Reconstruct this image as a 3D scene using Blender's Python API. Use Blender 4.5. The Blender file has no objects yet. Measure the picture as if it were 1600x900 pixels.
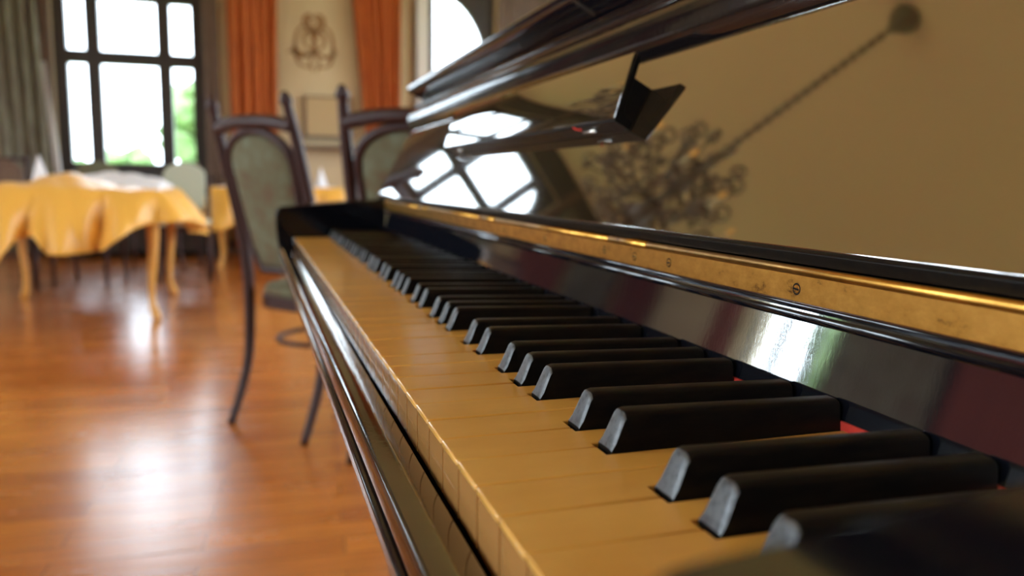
import bpy, bmesh, math, random
from mathutils import Vector, Matrix
random.seed(7)
S = bpy.context.scene
COL = S.collection
PI = math.pi
KZ = 0.735                      # height of the white key tops above the floor
# ------------------------------------------------------------------ camera
cam_d = bpy.data.cameras.new('camera'); cam = bpy.data.objects.new('camera', cam_d); COL.objects.link(cam)
yaw, pitch, roll = 0.31499, 0.13167, 0.01232
Fw = Vector((math.sin(yaw)*math.cos(pitch), math.cos(yaw)*math.cos(pitch), -math.sin(pitch)))
R0 = Vector((math.cos(yaw), -math.sin(yaw), 0)); U0 = R0.cross(Fw)
R2 = R0*math.cos(roll)+U0*math.sin(roll); U2 = -R0*math.sin(roll)+U0*math.cos(roll)
M = Matrix((R2, U2, -Fw)).transposed().to_4x4()
M.translation = Vector((-0.06234, -0.10761, KZ+0.09198))
cam.matrix_world = M
cam_d.sensor_width = 36; cam_d.lens = 27.98; cam_d.clip_start = 0.01; cam_d.clip_end = 200
cam_d.dof.use_dof = True; cam_d.dof.focus_distance = 0.335; cam_d.dof.aperture_fstop = 7.5
S.camera = cam
# ------------------------------------------------------------------ world, exposure
w = bpy.data.worlds.new('world'); S.world = w; w.use_nodes = True
bg = w.node_tree.nodes['Background']; bg.inputs[0].default_value = (0.76, 0.89, 1.0, 1); bg.inputs[1].default_value = 10.0
S.view_settings.view_transform = 'Standard'; S.view_settings.look = 'None'
S.view_settings.gamma = 1; S.view_settings.use_curve_mapping = False
S.view_settings.exposure = 1.15
S.cycles.use_denoising = True
S.cycles.max_bounces = 10; S.cycles.diffuse_bounces = 6; S.cycles.glossy_bounces = 6
S.cycles.sample_clamp_indirect = 12
ROOM = dict(x0=-5.0, x1=4.6, y0=-4.0, y1=9.5, h=3.95)
# window openings: (wall, centre along wall, width, sill, top)
END_WIN = (-1.265, 1.42, 0.86, 3.62)
LEFT_WINS = [(6.65, 1.5, 0.8, 3.3), (2.1, 2.0, 0.8, 3.5), (-1.5, 2.0, 0.8, 3.5)]  # first shows mirrored above the keys; the others are unseen, added for fill light
RIGHT_FILL_WINS = [(7.0, 1.9, 0.8, 3.5), (3.8, 1.9, 0.8, 3.5), (0.6, 1.9, 0.8, 3.5)]  # unseen openings added to let in more daylight
def portal(name, loc, rot, sx, sy):
    l = bpy.data.lights.new(name, 'AREA'); l.shape = 'RECTANGLE'; l.size = sx; l.size_y = sy; l.energy = 1
    l.cycles.is_portal = True
    o = bpy.data.objects.new(name, l); o.location = loc; o.rotation_euler = rot; COL.objects.link(o)
portal('daylight_opening', (END_WIN[0], 9.82, (END_WIN[2]+END_WIN[3])/2), (-PI/2, 0, 0), END_WIN[1], END_WIN[3]-END_WIN[2])
portal('daylight_opening', (2.4, 9.82, 2.1), (-PI/2, 0, 0), 0.84, 2.6)
for (c, ww, z0, z1) in RIGHT_FILL_WINS:
    portal('daylight_opening', (4.93, c, (z0+z1)/2), (0, PI/2, 0), z1-z0, ww)
for (c, ww, z0, z1) in LEFT_WINS:
    portal('daylight_opening', (-5.33, c, (z0+z1)/2), (0, -PI/2, 0), z1-z0, ww)

# ------------------------------------------------------------------ materials
def mat(name, col, rough=0.5, metal=0.0, ior=1.5, coat=0.0, spec=0.5, trans=0.0, emit=None, es=0):
    m = bpy.data.materials.new(name); m.use_nodes = True
    b = m.node_tree.nodes['Principled BSDF']
    b.inputs['Base Color'].default_value = (*col, 1); b.inputs['Roughness'].default_value = rough
    b.inputs['Metallic'].default_value = metal; b.inputs['IOR'].default_value = ior
    b.inputs['Coat Weight'].default_value = coat; b.inputs['Specular IOR Level'].default_value = spec
    b.inputs['Transmission Weight'].default_value = trans
    if emit: b.inputs['Emission Color'].default_value = (*emit, 1); b.inputs['Emission Strength'].default_value = es
    return m
def N(m, t): return m.node_tree.nodes.new(t)
def LK(m, a, b): m.node_tree.links.new(a, b)
def BS(m): return m.node_tree.nodes['Principled BSDF']
def coords(m, scale=(1,1,1), rot=(0,0,0)):
    tc = N(m,'ShaderNodeTexCoord'); mp = N(m,'ShaderNodeMapping')
    mp.inputs['Scale'].default_value = scale; mp.inputs['Rotation'].default_value = rot
    LK(m, tc.outputs['Object'], mp.inputs['Vector']); return mp.outputs[0]
def noise(m, scale, vec=None, detail=4, rough=0.6):
    n = N(m,'ShaderNodeTexNoise'); n.inputs['Scale'].default_value = scale; n.inputs['Detail'].default_value = detail
    n.inputs['Roughness'].default_value = rough
    if vec is not None: LK(m, vec, n.inputs['Vector'])
    return n.outputs['Fac']
def ramp(m, fac, stops):
    r = N(m,'ShaderNodeValToRGB'); e = r.color_ramp.elements
    e[0].position = stops[0][0]; e[0].color = (*stops[0][1], 1); e[1].position = stops[-1][0]; e[1].color = (*stops[-1][1], 1)
    for p, c in stops[1:-1]:
        q = e.new(p); q.color = (*c, 1)
    LK(m, fac, r.inputs['Fac']); return r.outputs['Color']
def bump(m, fac, strength, dist=0.001):
    b = N(m,'ShaderNodeBump'); b.inputs['Strength'].default_value = strength; b.inputs['Distance'].default_value = dist
    LK(m, fac, b.inputs['Height']); LK(m, b.outputs[0], BS(m).inputs['Normal'])
def mcol(m, c): LK(m, c, BS(m).inputs['Base Color'])
def mrough(m, fac, lo, hi):
    r = N(m,'ShaderNodeMapRange'); r.inputs['To Min'].default_value = lo; r.inputs['To Max'].default_value = hi
    LK(m, fac, r.inputs['Value']); LK(m, r.outputs[0], BS(m).inputs['Roughness'])

# piano lacquers
lacq = mat('black_lacquer', (0.004,0.0045,0.007), 0.10, ior=1.55)
n1 = noise(lacq, 60, coords(lacq)); mrough(lacq, n1, 0.04, 0.13); bump(lacq, noise(lacq, 9, coords(lacq)), 0.06, 0.004)
lid_m = mat('polished_lid', (0.016,0.009,0.004), 0.03, ior=3.3)
v = coords(lid_m); nz = noise(lid_m, 700, v, 2); mcol(lid_m, ramp(lid_m, noise(lid_m, 7, v), [(0.3,(0.012,0.007,0.003)),(0.75,(0.026,0.016,0.008))]))
mrough(lid_m, noise(lid_m, 25, v), 0.015, 0.06)
BS(lid_m).inputs['Coat Weight'].default_value = 1.0; BS(lid_m).inputs['Coat IOR'].default_value = 2.1; BS(lid_m).inputs['Coat Roughness'].default_value = 0.02
name_m = mat('worn_gloss_board', (0.004,0.0045,0.007), 0.12, ior=3.0)
v = coords(name_m, (1,0.25,1)); mrough(name_m, noise(name_m, 90, v), 0.015, 0.06)
bump(name_m, noise(name_m, 260, coords(name_m, (1,1,0.3)), 5, 0.75), 0.022, 0.0005)
sliplacq = mat('scuffed_lacquer', (0.010,0.007,0.006), 0.14, ior=2.0)
v = coords(sliplacq, (1,0.3,1)); mrough(sliplacq, noise(sliplacq, 80, v), 0.03, 0.13); bump(sliplacq, noise(sliplacq, 35, coords(sliplacq)), 0.08, 0.002)
rail_m = mat('reddish_black_rail', (0.007,0.005,0.005), 0.16, ior=1.5)
mrough(rail_m, noise(rail_m, 120, coords(rail_m,(1,0.15,1))), 0.04, 0.16); bump(rail_m, noise(rail_m, 28, coords(rail_m)), 0.12, 0.002)
brass = mat('old_brass', (0.5,0.3,0.08), 0.32, 1.0)
v = coords(brass, (1,0.6,1)); nn = noise(brass, 130, v, 6, 0.7)
mcol(brass, ramp(brass, nn, [(0.28,(0.14,0.055,0.012)),(0.40,(0.52,0.26,0.050)),(0.72,(0.72,0.40,0.09))])); mrough(brass, nn, 0.42, 0.24)
brass_d = mat('dark_brass', (0.36,0.22,0.07), 0.35, 1.0)
silver = mat('nickel', (0.7,0.66,0.6), 0.25, 1.0)
ivory = mat('yellowed_ivory', (0.62,0.33,0.085), 0.30, coat=0.5)
BS(ivory).inputs['Coat Roughness'].default_value = 0.12
v = coords(ivory, (0.35,1,1)); mcol(ivory, ramp(ivory, noise(ivory, 38, v, 5), [(0.3,(0.66,0.32,0.055)),(0.7,(0.78,0.42,0.09))]))
BS(ivory).inputs['Subsurface Weight'].default_value = 0.0
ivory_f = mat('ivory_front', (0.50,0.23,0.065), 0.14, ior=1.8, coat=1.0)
ebony = mat('ebony', (0.006,0.005,0.005), 0.33, ior=1.45, spec=0.17)
v = coords(ebony, (0.25,1,1)); mrough(ebony, noise(ebony, 240, v, 6, 0.75), 0.22, 0.52)
mcol(ebony, ramp(ebony, noise(ebony, 300, v, 5), [(0.35,(0.004,0.0035,0.0035)),(0.8,(0.012,0.009,0.006))]))
ebony_f = mat('worn_ebony_front', (0.05,0.055,0.06), 0.38, ior=1.6)
mcol(ebony_f, ramp(ebony_f, noise(ebony_f, 350, coords(ebony_f), 5), [(0.38,(0.012,0.012,0.013)),(0.5,(0.05,0.052,0.055)),(0.8,(0.075,0.078,0.08))]))
felt = mat('red_felt', (0.55,0.035,0.02), 0.95)
bump(felt, noise(felt, 900, coords(felt)), 0.6, 0.001)
keywood = mat('key_wood', (0.10,0.05,0.02), 0.8)
# room
plaster = mat('beige_plaster', (0.62,0.47,0.28), 0.85)
v = coords(plaster); mcol(plaster, ramp(plaster, noise(plaster, 1.3, v), [(0.3,(0.52,0.38,0.215)),(0.7,(0.59,0.445,0.265))])); bump(plaster, noise(plaster, 40, v), 0.15, 0.004)
ceil_m = mat('ceiling_plaster', (0.86,0.61,0.42), 0.9)
wood_d = mat('dark_window_wood', (0.030,0.022,0.020), 0.4)
v = coords(wood_d, (6,6,1)); mcol(wood_d, ramp(wood_d, noise(wood_d, 12, v), [(0.3,(0.022,0.016,0.015)),(0.7,(0.05,0.036,0.03))]))
wood_b = mat('brown_panelling', (0.13,0.075,0.05), 0.45)
v = coords(wood_b, (8,8,0.7)); mcol(wood_b, ramp(wood_b, noise(wood_b, 9, v), [(0.3,(0.09,0.05,0.033)),(0.7,(0.18,0.11,0.075))]))
floor_m = mat('parquet', (0.45,0.17,0.04), 0.25, coat=0.6, ior=1.95)
BS(floor_m).inputs['Coat Roughness'].default_value = 0.2
v = coords(floor_m, (1,1,1), (0,0,math.radians(4)))
br = N(floor_m,'ShaderNodeTexBrick'); br.inputs['Scale'].default_value = 1; br.inputs['Brick Width'].default_value = 0.62
br.inputs['Row Height'].default_value = 0.085; br.inputs['Mortar Size'].default_value = 0.0012; br.offset = 0.5
br.inputs['Color1'].default_value = (0.60,0.19,0.028,1); br.inputs['Color2'].default_value = (0.42,0.115,0.018,1); br.inputs['Mortar'].default_value = (0.10,0.035,0.012,1)
LK(floor_m, v, br.inputs['Vector'])
gn = noise(floor_m, 5, coords(floor_m, (1,12,1)), 6); gc = ramp(floor_m, gn, [(0.25,(0.72,0.72,0.72)),(0.75,(1.15,1.12,1.05))])
mx = N(floor_m,'ShaderNodeMix'); mx.data_type='RGBA'; mx.blend_type='MULTIPLY'; mx.inputs['Factor'].default_value=1
LK(floor_m, br.outputs['Color'], mx.inputs['A']); LK(floor_m, gc, mx.inputs['B']); mcol(floor_m, mx.outputs['Result'])
mrough(floor_m, noise(floor_m, 3, coords(floor_m, (1,4,1))), 0.16, 0.34)
bump(floor_m, noise(floor_m, 5, coords(floor_m, (0.6,5,1))), 0.16, 0.01)
glass = mat('window_glass', (1,1,1), 0.0, ior=1.45, trans=1.0)
def clear_glass():
    m = glass; nt = m.node_tree; out = [n for n in nt.nodes if n.type=='OUTPUT_MATERIAL'][0]
    tr = nt.nodes.new('ShaderNodeBsdfTransparent'); gl = nt.nodes.new('ShaderNodeBsdfGlossy'); gl.inputs['Roughness'].default_value = 0.01
    ms = nt.nodes.new('ShaderNodeMixShader'); ms.inputs[0].default_value = 0.05
    nt.links.new(tr.outputs[0], ms.inputs[1]); nt.links.new(gl.outputs[0], ms.inputs[2]); nt.links.new(ms.outputs[0], out.inputs['Surface'])
clear_glass()
glass_dim = glass.copy(); glass_dim.name='dimming_window_glass'  # grey tint added to the far panes to dim their daylight
for n_ in glass_dim.node_tree.nodes:
    if n_.type=='BSDF_TRANSPARENT': n_.inputs[0].default_value=(0.66,0.66,0.66,1)
curt = mat('orange_curtain_cloth', (0.55,0.12,0.012), 0.8)
mcol(curt, ramp(curt, noise(curt, 14, coords(curt,(3,3,0.3))), [(0.3,(0.30,0.055,0.007)),(0.7,(0.56,0.13,0.014))]))
redcurt = mat('red_brown_curtain_cloth', (0.22,0.05,0.03), 0.85)
drape = mat('grey_green_drape_cloth', (0.17,0.15,0.10), 0.85)
mcol(drape, ramp(drape, noise(drape, 5, coords(drape,(3,3,0.6))), [(0.35,(0.13,0.095,0.065)),(0.6,(0.20,0.18,0.12)),(0.75,(0.30,0.29,0.22))]))
sheer = mat('white_sheer_cloth', (0.75,0.70,0.66), 0.8)
yellow = mat('yellow_satin', (0.88,0.45,0.07), 0.38)
BS(yellow).inputs['Sheen Weight'].default_value = 0.1
white_c = mat('white_linen', (0.80,0.78,0.80), 0.7)
honey = mat('honey_wood', (0.66,0.32,0.06), 0.35)
chair_w = mat('dark_mahogany', (0.035,0.010,0.006), 0.45, ior=1.5, spec=0.3)
chair_f = mat('sage_tapestry', (0.2,0.19,0.11), 0.9)
v = coords(chair_f); mcol(chair_f, ramp(chair_f, noise(chair_f, 17, v, 5), [(0.3,(0.11,0.06,0.028)),(0.5,(0.11,0.095,0.045)),(0.75,(0.15,0.155,0.095))]))
pale_f = mat('pale_green_upholstery', (0.48,0.50,0.38), 0.85)
ornam = mat('brown_stencil_paint', (0.26,0.12,0.04), 0.85)
leaf = mat('foliage', (0.10,0.22,0.05), 0.8)
mcol(leaf, ramp(leaf, noise(leaf, 3, coords(leaf)), [(0.3,(0.12,0.22,0.075)),(0.7,(0.24,0.34,0.13))]))
grass_m = mat('lawn_grass', (0.20,0.30,0.08), 0.9)
bark = mat('bark', (0.10,0.07,0.05), 0.9)
chbr = mat('antique_bronze', (0.12,0.075,0.04), 0.5, 0.0)
gold = mat('gilt', (0.8,0.5,0.15), 0.3, 1.0)
bulb_m = mat('amber_bulb', (0.9,0.45,0.1), 0.3, emit=(1.0,0.45,0.08), es=0.15)
pink = mat('pink_petal', (0.75,0.25,0.25), 0.7)
print_m = mat('framed_print', (0.46,0.31,0.15), 0.7)

# ------------------------------------------------------------------ helpers
def obj(name, bm, m, parent=None, smooth=False, mats=None, bevel=0, bseg=2, loc=None, solid=0, sub=0):
    me = bpy.data.meshes.new(name)
    bmesh.ops.recalc_face_normals(bm, faces=bm.faces[:])
    bm.to_mesh(me); bm.free()
    for mm in (mats or [m]): me.materials.append(mm)
    o = bpy.data.objects.new(name, me); COL.objects.link(o)
    if smooth:
        for p in me.polygons: p.use_smooth = True
    if solid:
        md = o.modifiers.new('s','SOLIDIFY'); md.thickness = solid; md.offset = 0
    if bevel:
        md = o.modifiers.new('b','BEVEL'); md.width = bevel; md.segments = bseg; md.limit_method = 'ANGLE'; md.angle_limit = math.radians(35)
        md.harden_normals = False
        for p in me.polygons: p.use_smooth = True
        try: me.set_sharp_from_angle(angle=math.radians(35))
        except Exception: pass
    if sub:
        md = o.modifiers.new('u','SUBSURF'); md.levels = sub; md.render_levels = sub
    if parent is not None: o.parent = parent
    if loc is not None: o.location = loc
    return o
def thing(name, label, cat, loc=(0,0,0), rotz=0, group=None):
    o = bpy.data.objects.new(name, None); COL.objects.link(o); o.location = loc; o.rotation_euler = (0,0,rotz)
    o.empty_display_size = 0.05
    o['label'] = label; o['category'] = cat
    if group: o['group'] = group
    return o
def tag(o, label, cat, group=None):
    o['label'] = label; o['category'] = cat
    if group: o['group'] = group
    return o
def struct(o): o['kind'] = 'structure'; return o
def B(): return bmesh.new()
def bx(bm, x0, x1, y0, y1, z0, z1, mi=0):
    vs = [bm.verts.new((x,y,z)) for x in (x0,x1) for y in (y0,y1) for z in (z0,z1)]
    for f in ((0,1,3,2),(4,6,7,5),(0,4,5,1),(2,3,7,6),(0,2,6,4),(1,5,7,3)):
        bm.faces.new([vs[i] for i in f]).material_index = mi
    return vs
def prism(bm, prof, y0, y1, mi=0):         # profile (x,z) closed, extruded along y
    a = [bm.verts.new((x,y0,z)) for x,z in prof]; b = [bm.verts.new((x,y1,z)) for x,z in prof]
    n = len(prof)
    for i in range(n): bm.faces.new((a[i],a[(i+1)%n],b[(i+1)%n],b[i])).material_index = mi
    bm.faces.new(a[::-1]).material_index = mi; bm.faces.new(b).material_index = mi
def plate(bm, poly, z0, z1, mi=0):         # polygon (x,y), extruded along z
    a = [bm.verts.new((x,y,z0)) for x,y in poly]; b = [bm.verts.new((x,y,z1)) for x,y in poly]; n = len(poly)
    for i in range(n): bm.faces.new((a[i],a[(i+1)%n],b[(i+1)%n],b[i])).material_index = mi
    bm.faces.new(a[::-1]).material_index = mi; bm.faces.new(b).material_index = mi
def yzplate(bm, poly, x0, x1):             # polygon (y,z) extruded along x
    a = [bm.verts.new((x0,y,z)) for y,z in poly]; b = [bm.verts.new((x1,y,z)) for y,z in poly]; n = len(poly)
    for i in range(n): bm.faces.new((a[i],a[(i+1)%n],b[(i+1)%n],b[i]))
    bm.faces.new(a[::-1]); bm.faces.new(b)
def tube(bm, pts, rad, seg=10, closed=False, squash=1.0):
    pts = [Vector(p) for p in pts]; n = len(pts)
    if not hasattr(rad, '__len__'): rad = [rad]*n
    rings = []
    prev = None
    for i, p in enumerate(pts):
        if closed: t = pts[(i+1)%n]-pts[i-1]
        else: t = pts[min(i+1,n-1)]-pts[max(i-1,0)]
        t.normalize()
        if prev is None:
            up = Vector((0,0,1)) if abs(t.z) < 0.9 else Vector((1,0,0))
            u = t.cross(up).normalized()
        else:
            u = (prev - t*prev.dot(t)).normalized()
        prev = u; vv = t.cross(u)
        rings.append([bm.verts.new(p+(u*math.cos(a)+vv*math.sin(a)*squash)*rad[i]) for a in [2*PI*k/seg for k in range(seg)]])
    m = n if closed else n-1
    for i in range(m):
        r, s = rings[i], rings[(i+1)%n]
        for k in range(seg): bm.faces.new((r[k], r[(k+1)%seg], s[(k+1)%seg], s[k]))
    if not closed:
        bm.faces.new(rings[0][::-1]); bm.faces.new(rings[-1])
def lathe(bm, prof, c=(0,0,0), seg=24):     # profile (r,z)
    rings = []
    for r, z in prof:
        rings.append([bm.verts.new((c[0]+max(r,1e-4)*math.cos(2*PI*k/seg), c[1]+max(r,1e-4)*math.sin(2*PI*k/seg), c[2]+z)) for k in range(seg)])
    for i in range(len(rings)-1):
        for k in range(seg): bm.faces.new((rings[i][k], rings[i][(k+1)%seg], rings[i+1][(k+1)%seg], rings[i+1][k]))
    bm.faces.new(rings[0][::-1]); bm.faces.new(rings[-1])
def spline(pts, n=8):                       # Catmull-Rom through points
    P = [Vector(p) for p in pts]; out = []
    for i in range(len(P)-1):
        p0 = P[max(i-1,0)]; p1 = P[i]; p2 = P[i+1]; p3 = P[min(i+2,len(P)-1)]
        for k in range(n):
            t = k/n
            out.append(0.5*((2*p1)+(-p0+p2)*t+(2*p0-5*p1+4*p2-p3)*t*t+(-p0+3*p1-3*p2+p3)*t**3))
    out.append(P[-1]); return out

# ================================================================== THE ROOM
X0,X1,Y0,Y1,H = ROOM['x0'],ROOM['x1'],ROOM['y0'],ROOM['y1'],ROOM['h']
T = 0.35
bm = B(); bx(bm, X0-T, X1+T, Y0-T, Y1+T, -0.12, 0); struct(obj('floor', bm, floor_m))
bm = B(); bx(bm, X0-T, X1+T, Y0-T, Y1+T, H, H+0.15); struct(obj('ceiling', bm, ceil_m))
def wall_with_holes(name, axis, a0, a1, p0, p1, holes, m):
    # axis 'x': wall runs along x between a0..a1, thickness p0..p1 in y
    bm = B()
    def slab(u0,u1,z0,z1):
        if u1-u0 < 1e-4 or z1-z0 < 1e-4: return
        if axis=='x': bx(bm,u0,u1,p0,p1,z0,z1)
        else: bx(bm,p0,p1,u0,u1,z0,z1)
    cur = a0
    for (h0,h1,z0,z1) in sorted(holes):
        slab(cur,h0,0,H); slab(h0,h1,0,z0); slab(h0,h1,z1,H); cur = h1
    slab(cur,a1,0,H)
    return struct(obj(name, bm, m))
ew = END_WIN; ex0, ex1 = ew[0]-ew[1]/2-0.03, ew[0]+ew[1]/2+0.03
wall_with_holes('wall_back', 'x', X0-T, X1+T, Y1, Y1+T, [(ex0,ex1,ew[2],ew[3]), (1.98,2.82,0.86,3.40)], plaster)
wall_with_holes('wall_left', 'y', Y0, Y1, X0-T, X0, [(c-ww/2,c+ww/2,z0,z1) for (c,ww,z0,z1) in LEFT_WINS], plaster)
wall_with_holes('wall_right', 'y', Y0, Y1, X1, X1+T, [(c-ww/2,c+ww/2,z0,z1) for (c,ww,z0,z1) in RIGHT_FILL_WINS], plaster)
wall_with_holes('wall_front', 'x', X0-T, X1+T, Y0-T, Y0, [], wood_d)
bm = B(); bx(bm, X0, X0+0.03, 3.1, 5.9, 0.14, 1.7); bx(bm, X0, X0+0.05, 3.1, 5.9, 1.7, 1.74); struct(obj('trim_7', bm, wood_d, bevel=0.004))
bm = B(); bx(bm, X0, -2.11, Y1-0.02, Y1, 2.3, H-0.01); bx(bm, -2.11, -0.40, Y1-0.02, Y1, 3.62, H-0.01); struct(obj('trim_8', bm, wood_d, bevel=0.004))
bm = B(); bx(bm, X0, X1, Y1-0.02, Y1, 0, 0.14); struct(obj('baseboard_back', bm, wood_b, bevel=0.004))
bm = B(); bx(bm, X0, X0+0.02, Y0, Y1-0.02, 0, 0.14); struct(obj('baseboard_left', bm, wood_b, bevel=0.004))

# window_1 in the end wall: dark frame, 2 mullions, 2 transoms, arched head light
def frame_boxes(bm, x0,x1,z0,z1, yc, t=0.07, d=0.08, mull=(), trans=(), mt=0.075):
    bx(bm,x0,x0+t,yc,yc+d,z0,z1); bx(bm,x1-t,x1,yc,yc+d,z0,z1)
    bx(bm,x0+t,x1-t,yc,yc+d,z0,z0+t); bx(bm,x0+t,x1-t,yc,yc+d,z1-t,z1)
    for m_ in mull: bx(bm,m_-mt/2,m_+mt/2,yc-0.012,yc+d-0.01,z0+t,z1-t)
    for q in trans: bx(bm,x0+t,x1-t,yc-0.02,yc+d-0.02,q-mt/2,q+mt/2)
win1 = thing('window_1', 'tall dark-framed window at the far end with six bright panes', 'window', (ew[0], Y1+0.08, ew[2])); del win1['category']; del win1['label']; struct(win1)
bm = B(); cx, cz = -ew[0], -ew[2]
frame_boxes(bm, ex0+cx, ex1+cx, 0, ew[3]-ew[2], 0, 0.125, 0.09, mull=(-1.63+cx,-0.93+cx), trans=(2.10+cz, 2.77+cz), mt=0.14)
# corner pieces that round the head of the window
for sx in (-1,1):
    pts = [(sx*0.64,0),(sx*0.64,-0.45)]
    for k in range(0,10):
        a = k/9*PI/2; pts.append((sx*(0.64-0.45*(1-math.cos(a))), -0.45+0.45*math.sin(a)))
    a_ = [bm.verts.new((p[0],0.01,ew[3]-ew[2]-0.07+p[1])) for p in pts]; b_ = [bm.verts.new((p[0],0.08,ew[3]-ew[2]-0.07+p[1])) for p in pts]
    for i in range(len(pts)): bm.faces.new((a_[i],a_[(i+1)%len(pts)],b_[(i+1)%len(pts)],b_[i]))
    bm.faces.new(a_); bm.faces.new(b_[::-1])
obj('window_frame', bm, wood_d, win1)
bm = B(); bx(bm, ex0+cx+0.07, ex1+cx-0.07, 0.05, 0.056, 0.07, ew[3]-ew[2]-0.07); obj('pane', bm, glass_dim, win1)
bm = B(); bx(bm, ex0-0.10, ex1+0.06, Y1-0.10, Y1+0.08, ew[2]-0.05, ew[2]); o = struct(obj('trim_1', bm, wood_d, bevel=0.006))
# casing posts either side of window_1
bm = B(); bx(bm, ex1, ex1+0.035, Y1-0.06, Y1, 0.14, H-0.01); bx(bm, ex1+0.10, ex1+0.16, Y1-0.045, Y1, 0.14, H-0.01); bx(bm, ex1+0.035, ex1+0.10, Y1-0.03, Y1, 0.14, H-0.01); struct(obj('trim_2', bm, wood_b, bevel=0.004))
bm = B(); bx(bm, ex0-0.10, ex0, Y1-0.05, Y1, 0.14, H-0.01); struct(obj('trim_3', bm, wood_b, bevel=0.004))
# window_2: arched window on the right of the curtains
win2 = thing('window_2', '', 'window', (2.40, Y1+0.08, 0.86)); del win2['category']; del win2['label']; struct(win2)
bm = B(); frame_boxes(bm, -0.42, 0.42, 0, 2.54, 0, 0.09, 0.09)
pts = [(0.36,2.48),(0.36,1.2)]
for k in range(0,15):
    a = k/14*PI/2; pts.append((-0.34+0.66*math.cos(a), 1.30+0.92*math.sin(a)))
pts.append((-0.34,2.48))
a_ = [bm.verts.new((p[0],0.01,p[1])) for p in pts]; b_ = [bm.verts.new((p[0],0.08,p[1])) for p in pts]
for i in range(len(pts)): bm.faces.new((a_[i],a_[(i+1)%len(pts)],b_[(i+1)%len(pts)],b_[i]))
bm.faces.new(a_); bm.faces.new(b_[::-1])
obj('window_frame', bm, wood_d, win2)
bm = B(); bx(bm, -0.34, 0.34, 0.05, 0.056, 0.08, 2.46); obj('pane', bm, glass_dim, win2)
bm = B(); bx(bm, 1.80, 1.84, Y1-0.05, Y1, 0.14, H-0.01); struct(obj('trim_4', bm, wood_b, bevel=0.004))
bm = B(); bx(bm, 1.84, 1.98, Y1-0.04, Y1, 0.14, H-0.01); struct(obj('trim_6', bm, sheer, bevel=0.004))
# dark brown panelling stands in for the shadowed wall right of window_2
bm = B(); bx(bm, 2.84, X1, Y1-0.03, Y1, 0.14, H-0.01)
for k in range(4): bx(bm, 2.98+k*0.42, 3.02+k*0.42, Y1-0.05, Y1-0.03, 0.14, H-0.01)
struct(obj('trim_5', bm, wood_b))
# left wall windows: the far one is mirrored, the other two added for fill
for i,(c,ww,z0,z1) in enumerate(LEFT_WINS):
    wn = thing('window_%d'%(3+i), '', 'window', (X0-0.1, c, z0)); del wn['category']; del wn['label']; struct(wn)
    bm = B(); frame_boxes(bm, -ww/2, ww/2, 0, z1-z0, 0, 0.07, 0.08, mull=(-ww/6,ww/6), trans=(1.45,), mt=0.14)
    bmesh.ops.rotate(bm, verts=bm.verts[:], cent=(0,0,0), matrix=Matrix.Rotation(PI/2,3,'Z'))
    obj('window_frame', bm, wood_d, wn)
    bm = B(); bx(bm, -0.056, -0.05, -ww/2+0.07, ww/2-0.07, 0.07, z1-z0-0.07); obj('pane', bm, glass, wn)

for i,(c,ww,z0,z1) in enumerate(RIGHT_FILL_WINS):  # unseen windows, added to brighten the ceiling and walls
    wn = thing('window_%d'%(6+i), '', 'window', (X1+0.1, c, z0)); del wn['category']; del wn['label']; struct(wn)
    bm = B(); frame_boxes(bm, -ww/2, ww/2, 0, z1-z0, 0, 0.07, 0.08, mull=(-ww/6,ww/6), trans=(1.45,), mt=0.14)
    bmesh.ops.rotate(bm, verts=bm.verts[:], cent=(0,0,0), matrix=Matrix.Rotation(-PI/2,3,'Z'))
    obj('window_frame', bm, wood_d, wn)
    bm = B(); bx(bm, 0.05, 0.056, -ww/2+0.07, ww/2-0.07, 0.07, z1-z0-0.07); obj('pane', bm, glass, wn)
# outdoors: lawn and trees
bm = B(); bx(bm, -60, 60, Y1+T+0.02, 70, -1.1, -1.0); bx(bm, -60, X0-T-0.02, -40, Y1+T+0.02, -1.1, -1.0); bx(bm, X1+T+0.02, 60, -40, Y1+T+0.02, -1.1, -1.0)
o = obj('lawn', bm, grass_m); struct(o)
def blob_tree(name, loc, r, h, label, grp=None):
    t = thing(name, label, 'tree', (loc[0],loc[1],-1.0), 0, grp)
    bm = B()
    for k in range(44):
        a = random.uniform(0,2*PI); q = random.uniform(0,1)**.5*r*0.8; z = random.uniform(0.25,1.0)*h
        m_ = Matrix.Translation((q*math.cos(a), q*math.sin(a), z))
        bmesh.ops.create_icosphere(bm, subdivisions=2, radius=random.uniform(0.3,0.5)*r, matrix=m_)
    for vv in bm.verts: vv.co += Vector((random.gauss(0,1),random.gauss(0,1),random.gauss(0,1)))*0.05*r
    obj('crown', bm, leaf, t)
    bm = B(); tube(bm, [(0,0,0),(0.05,0,h*0.3),(0,0,h*0.6)], [0.12,0.10,0.07], 8); obj('trunk', bm, bark, t)
    return t
blob_tree('tree', (-1.25, 22.0), 1.0, 3.9, 'bright green tree seen through the narrow right-hand column of panes', 'trees outside the far window')
blob_tree('tree', (-4.75, 24.0), 0.5, 2.1, 'low sunlit bush seen at the bottom of the left column of panes', 'trees outside the far window')
blob_tree('tree', (-4.0, 30.0), 0.8, 2.6, 'small pale bush in the middle of the central panes', 'trees outside the far window')
blob_tree('tree', (-11.5, 12.3), 1.3, 3.2, 'green tree outside the side window, mirrored in the board above the keys')

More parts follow.
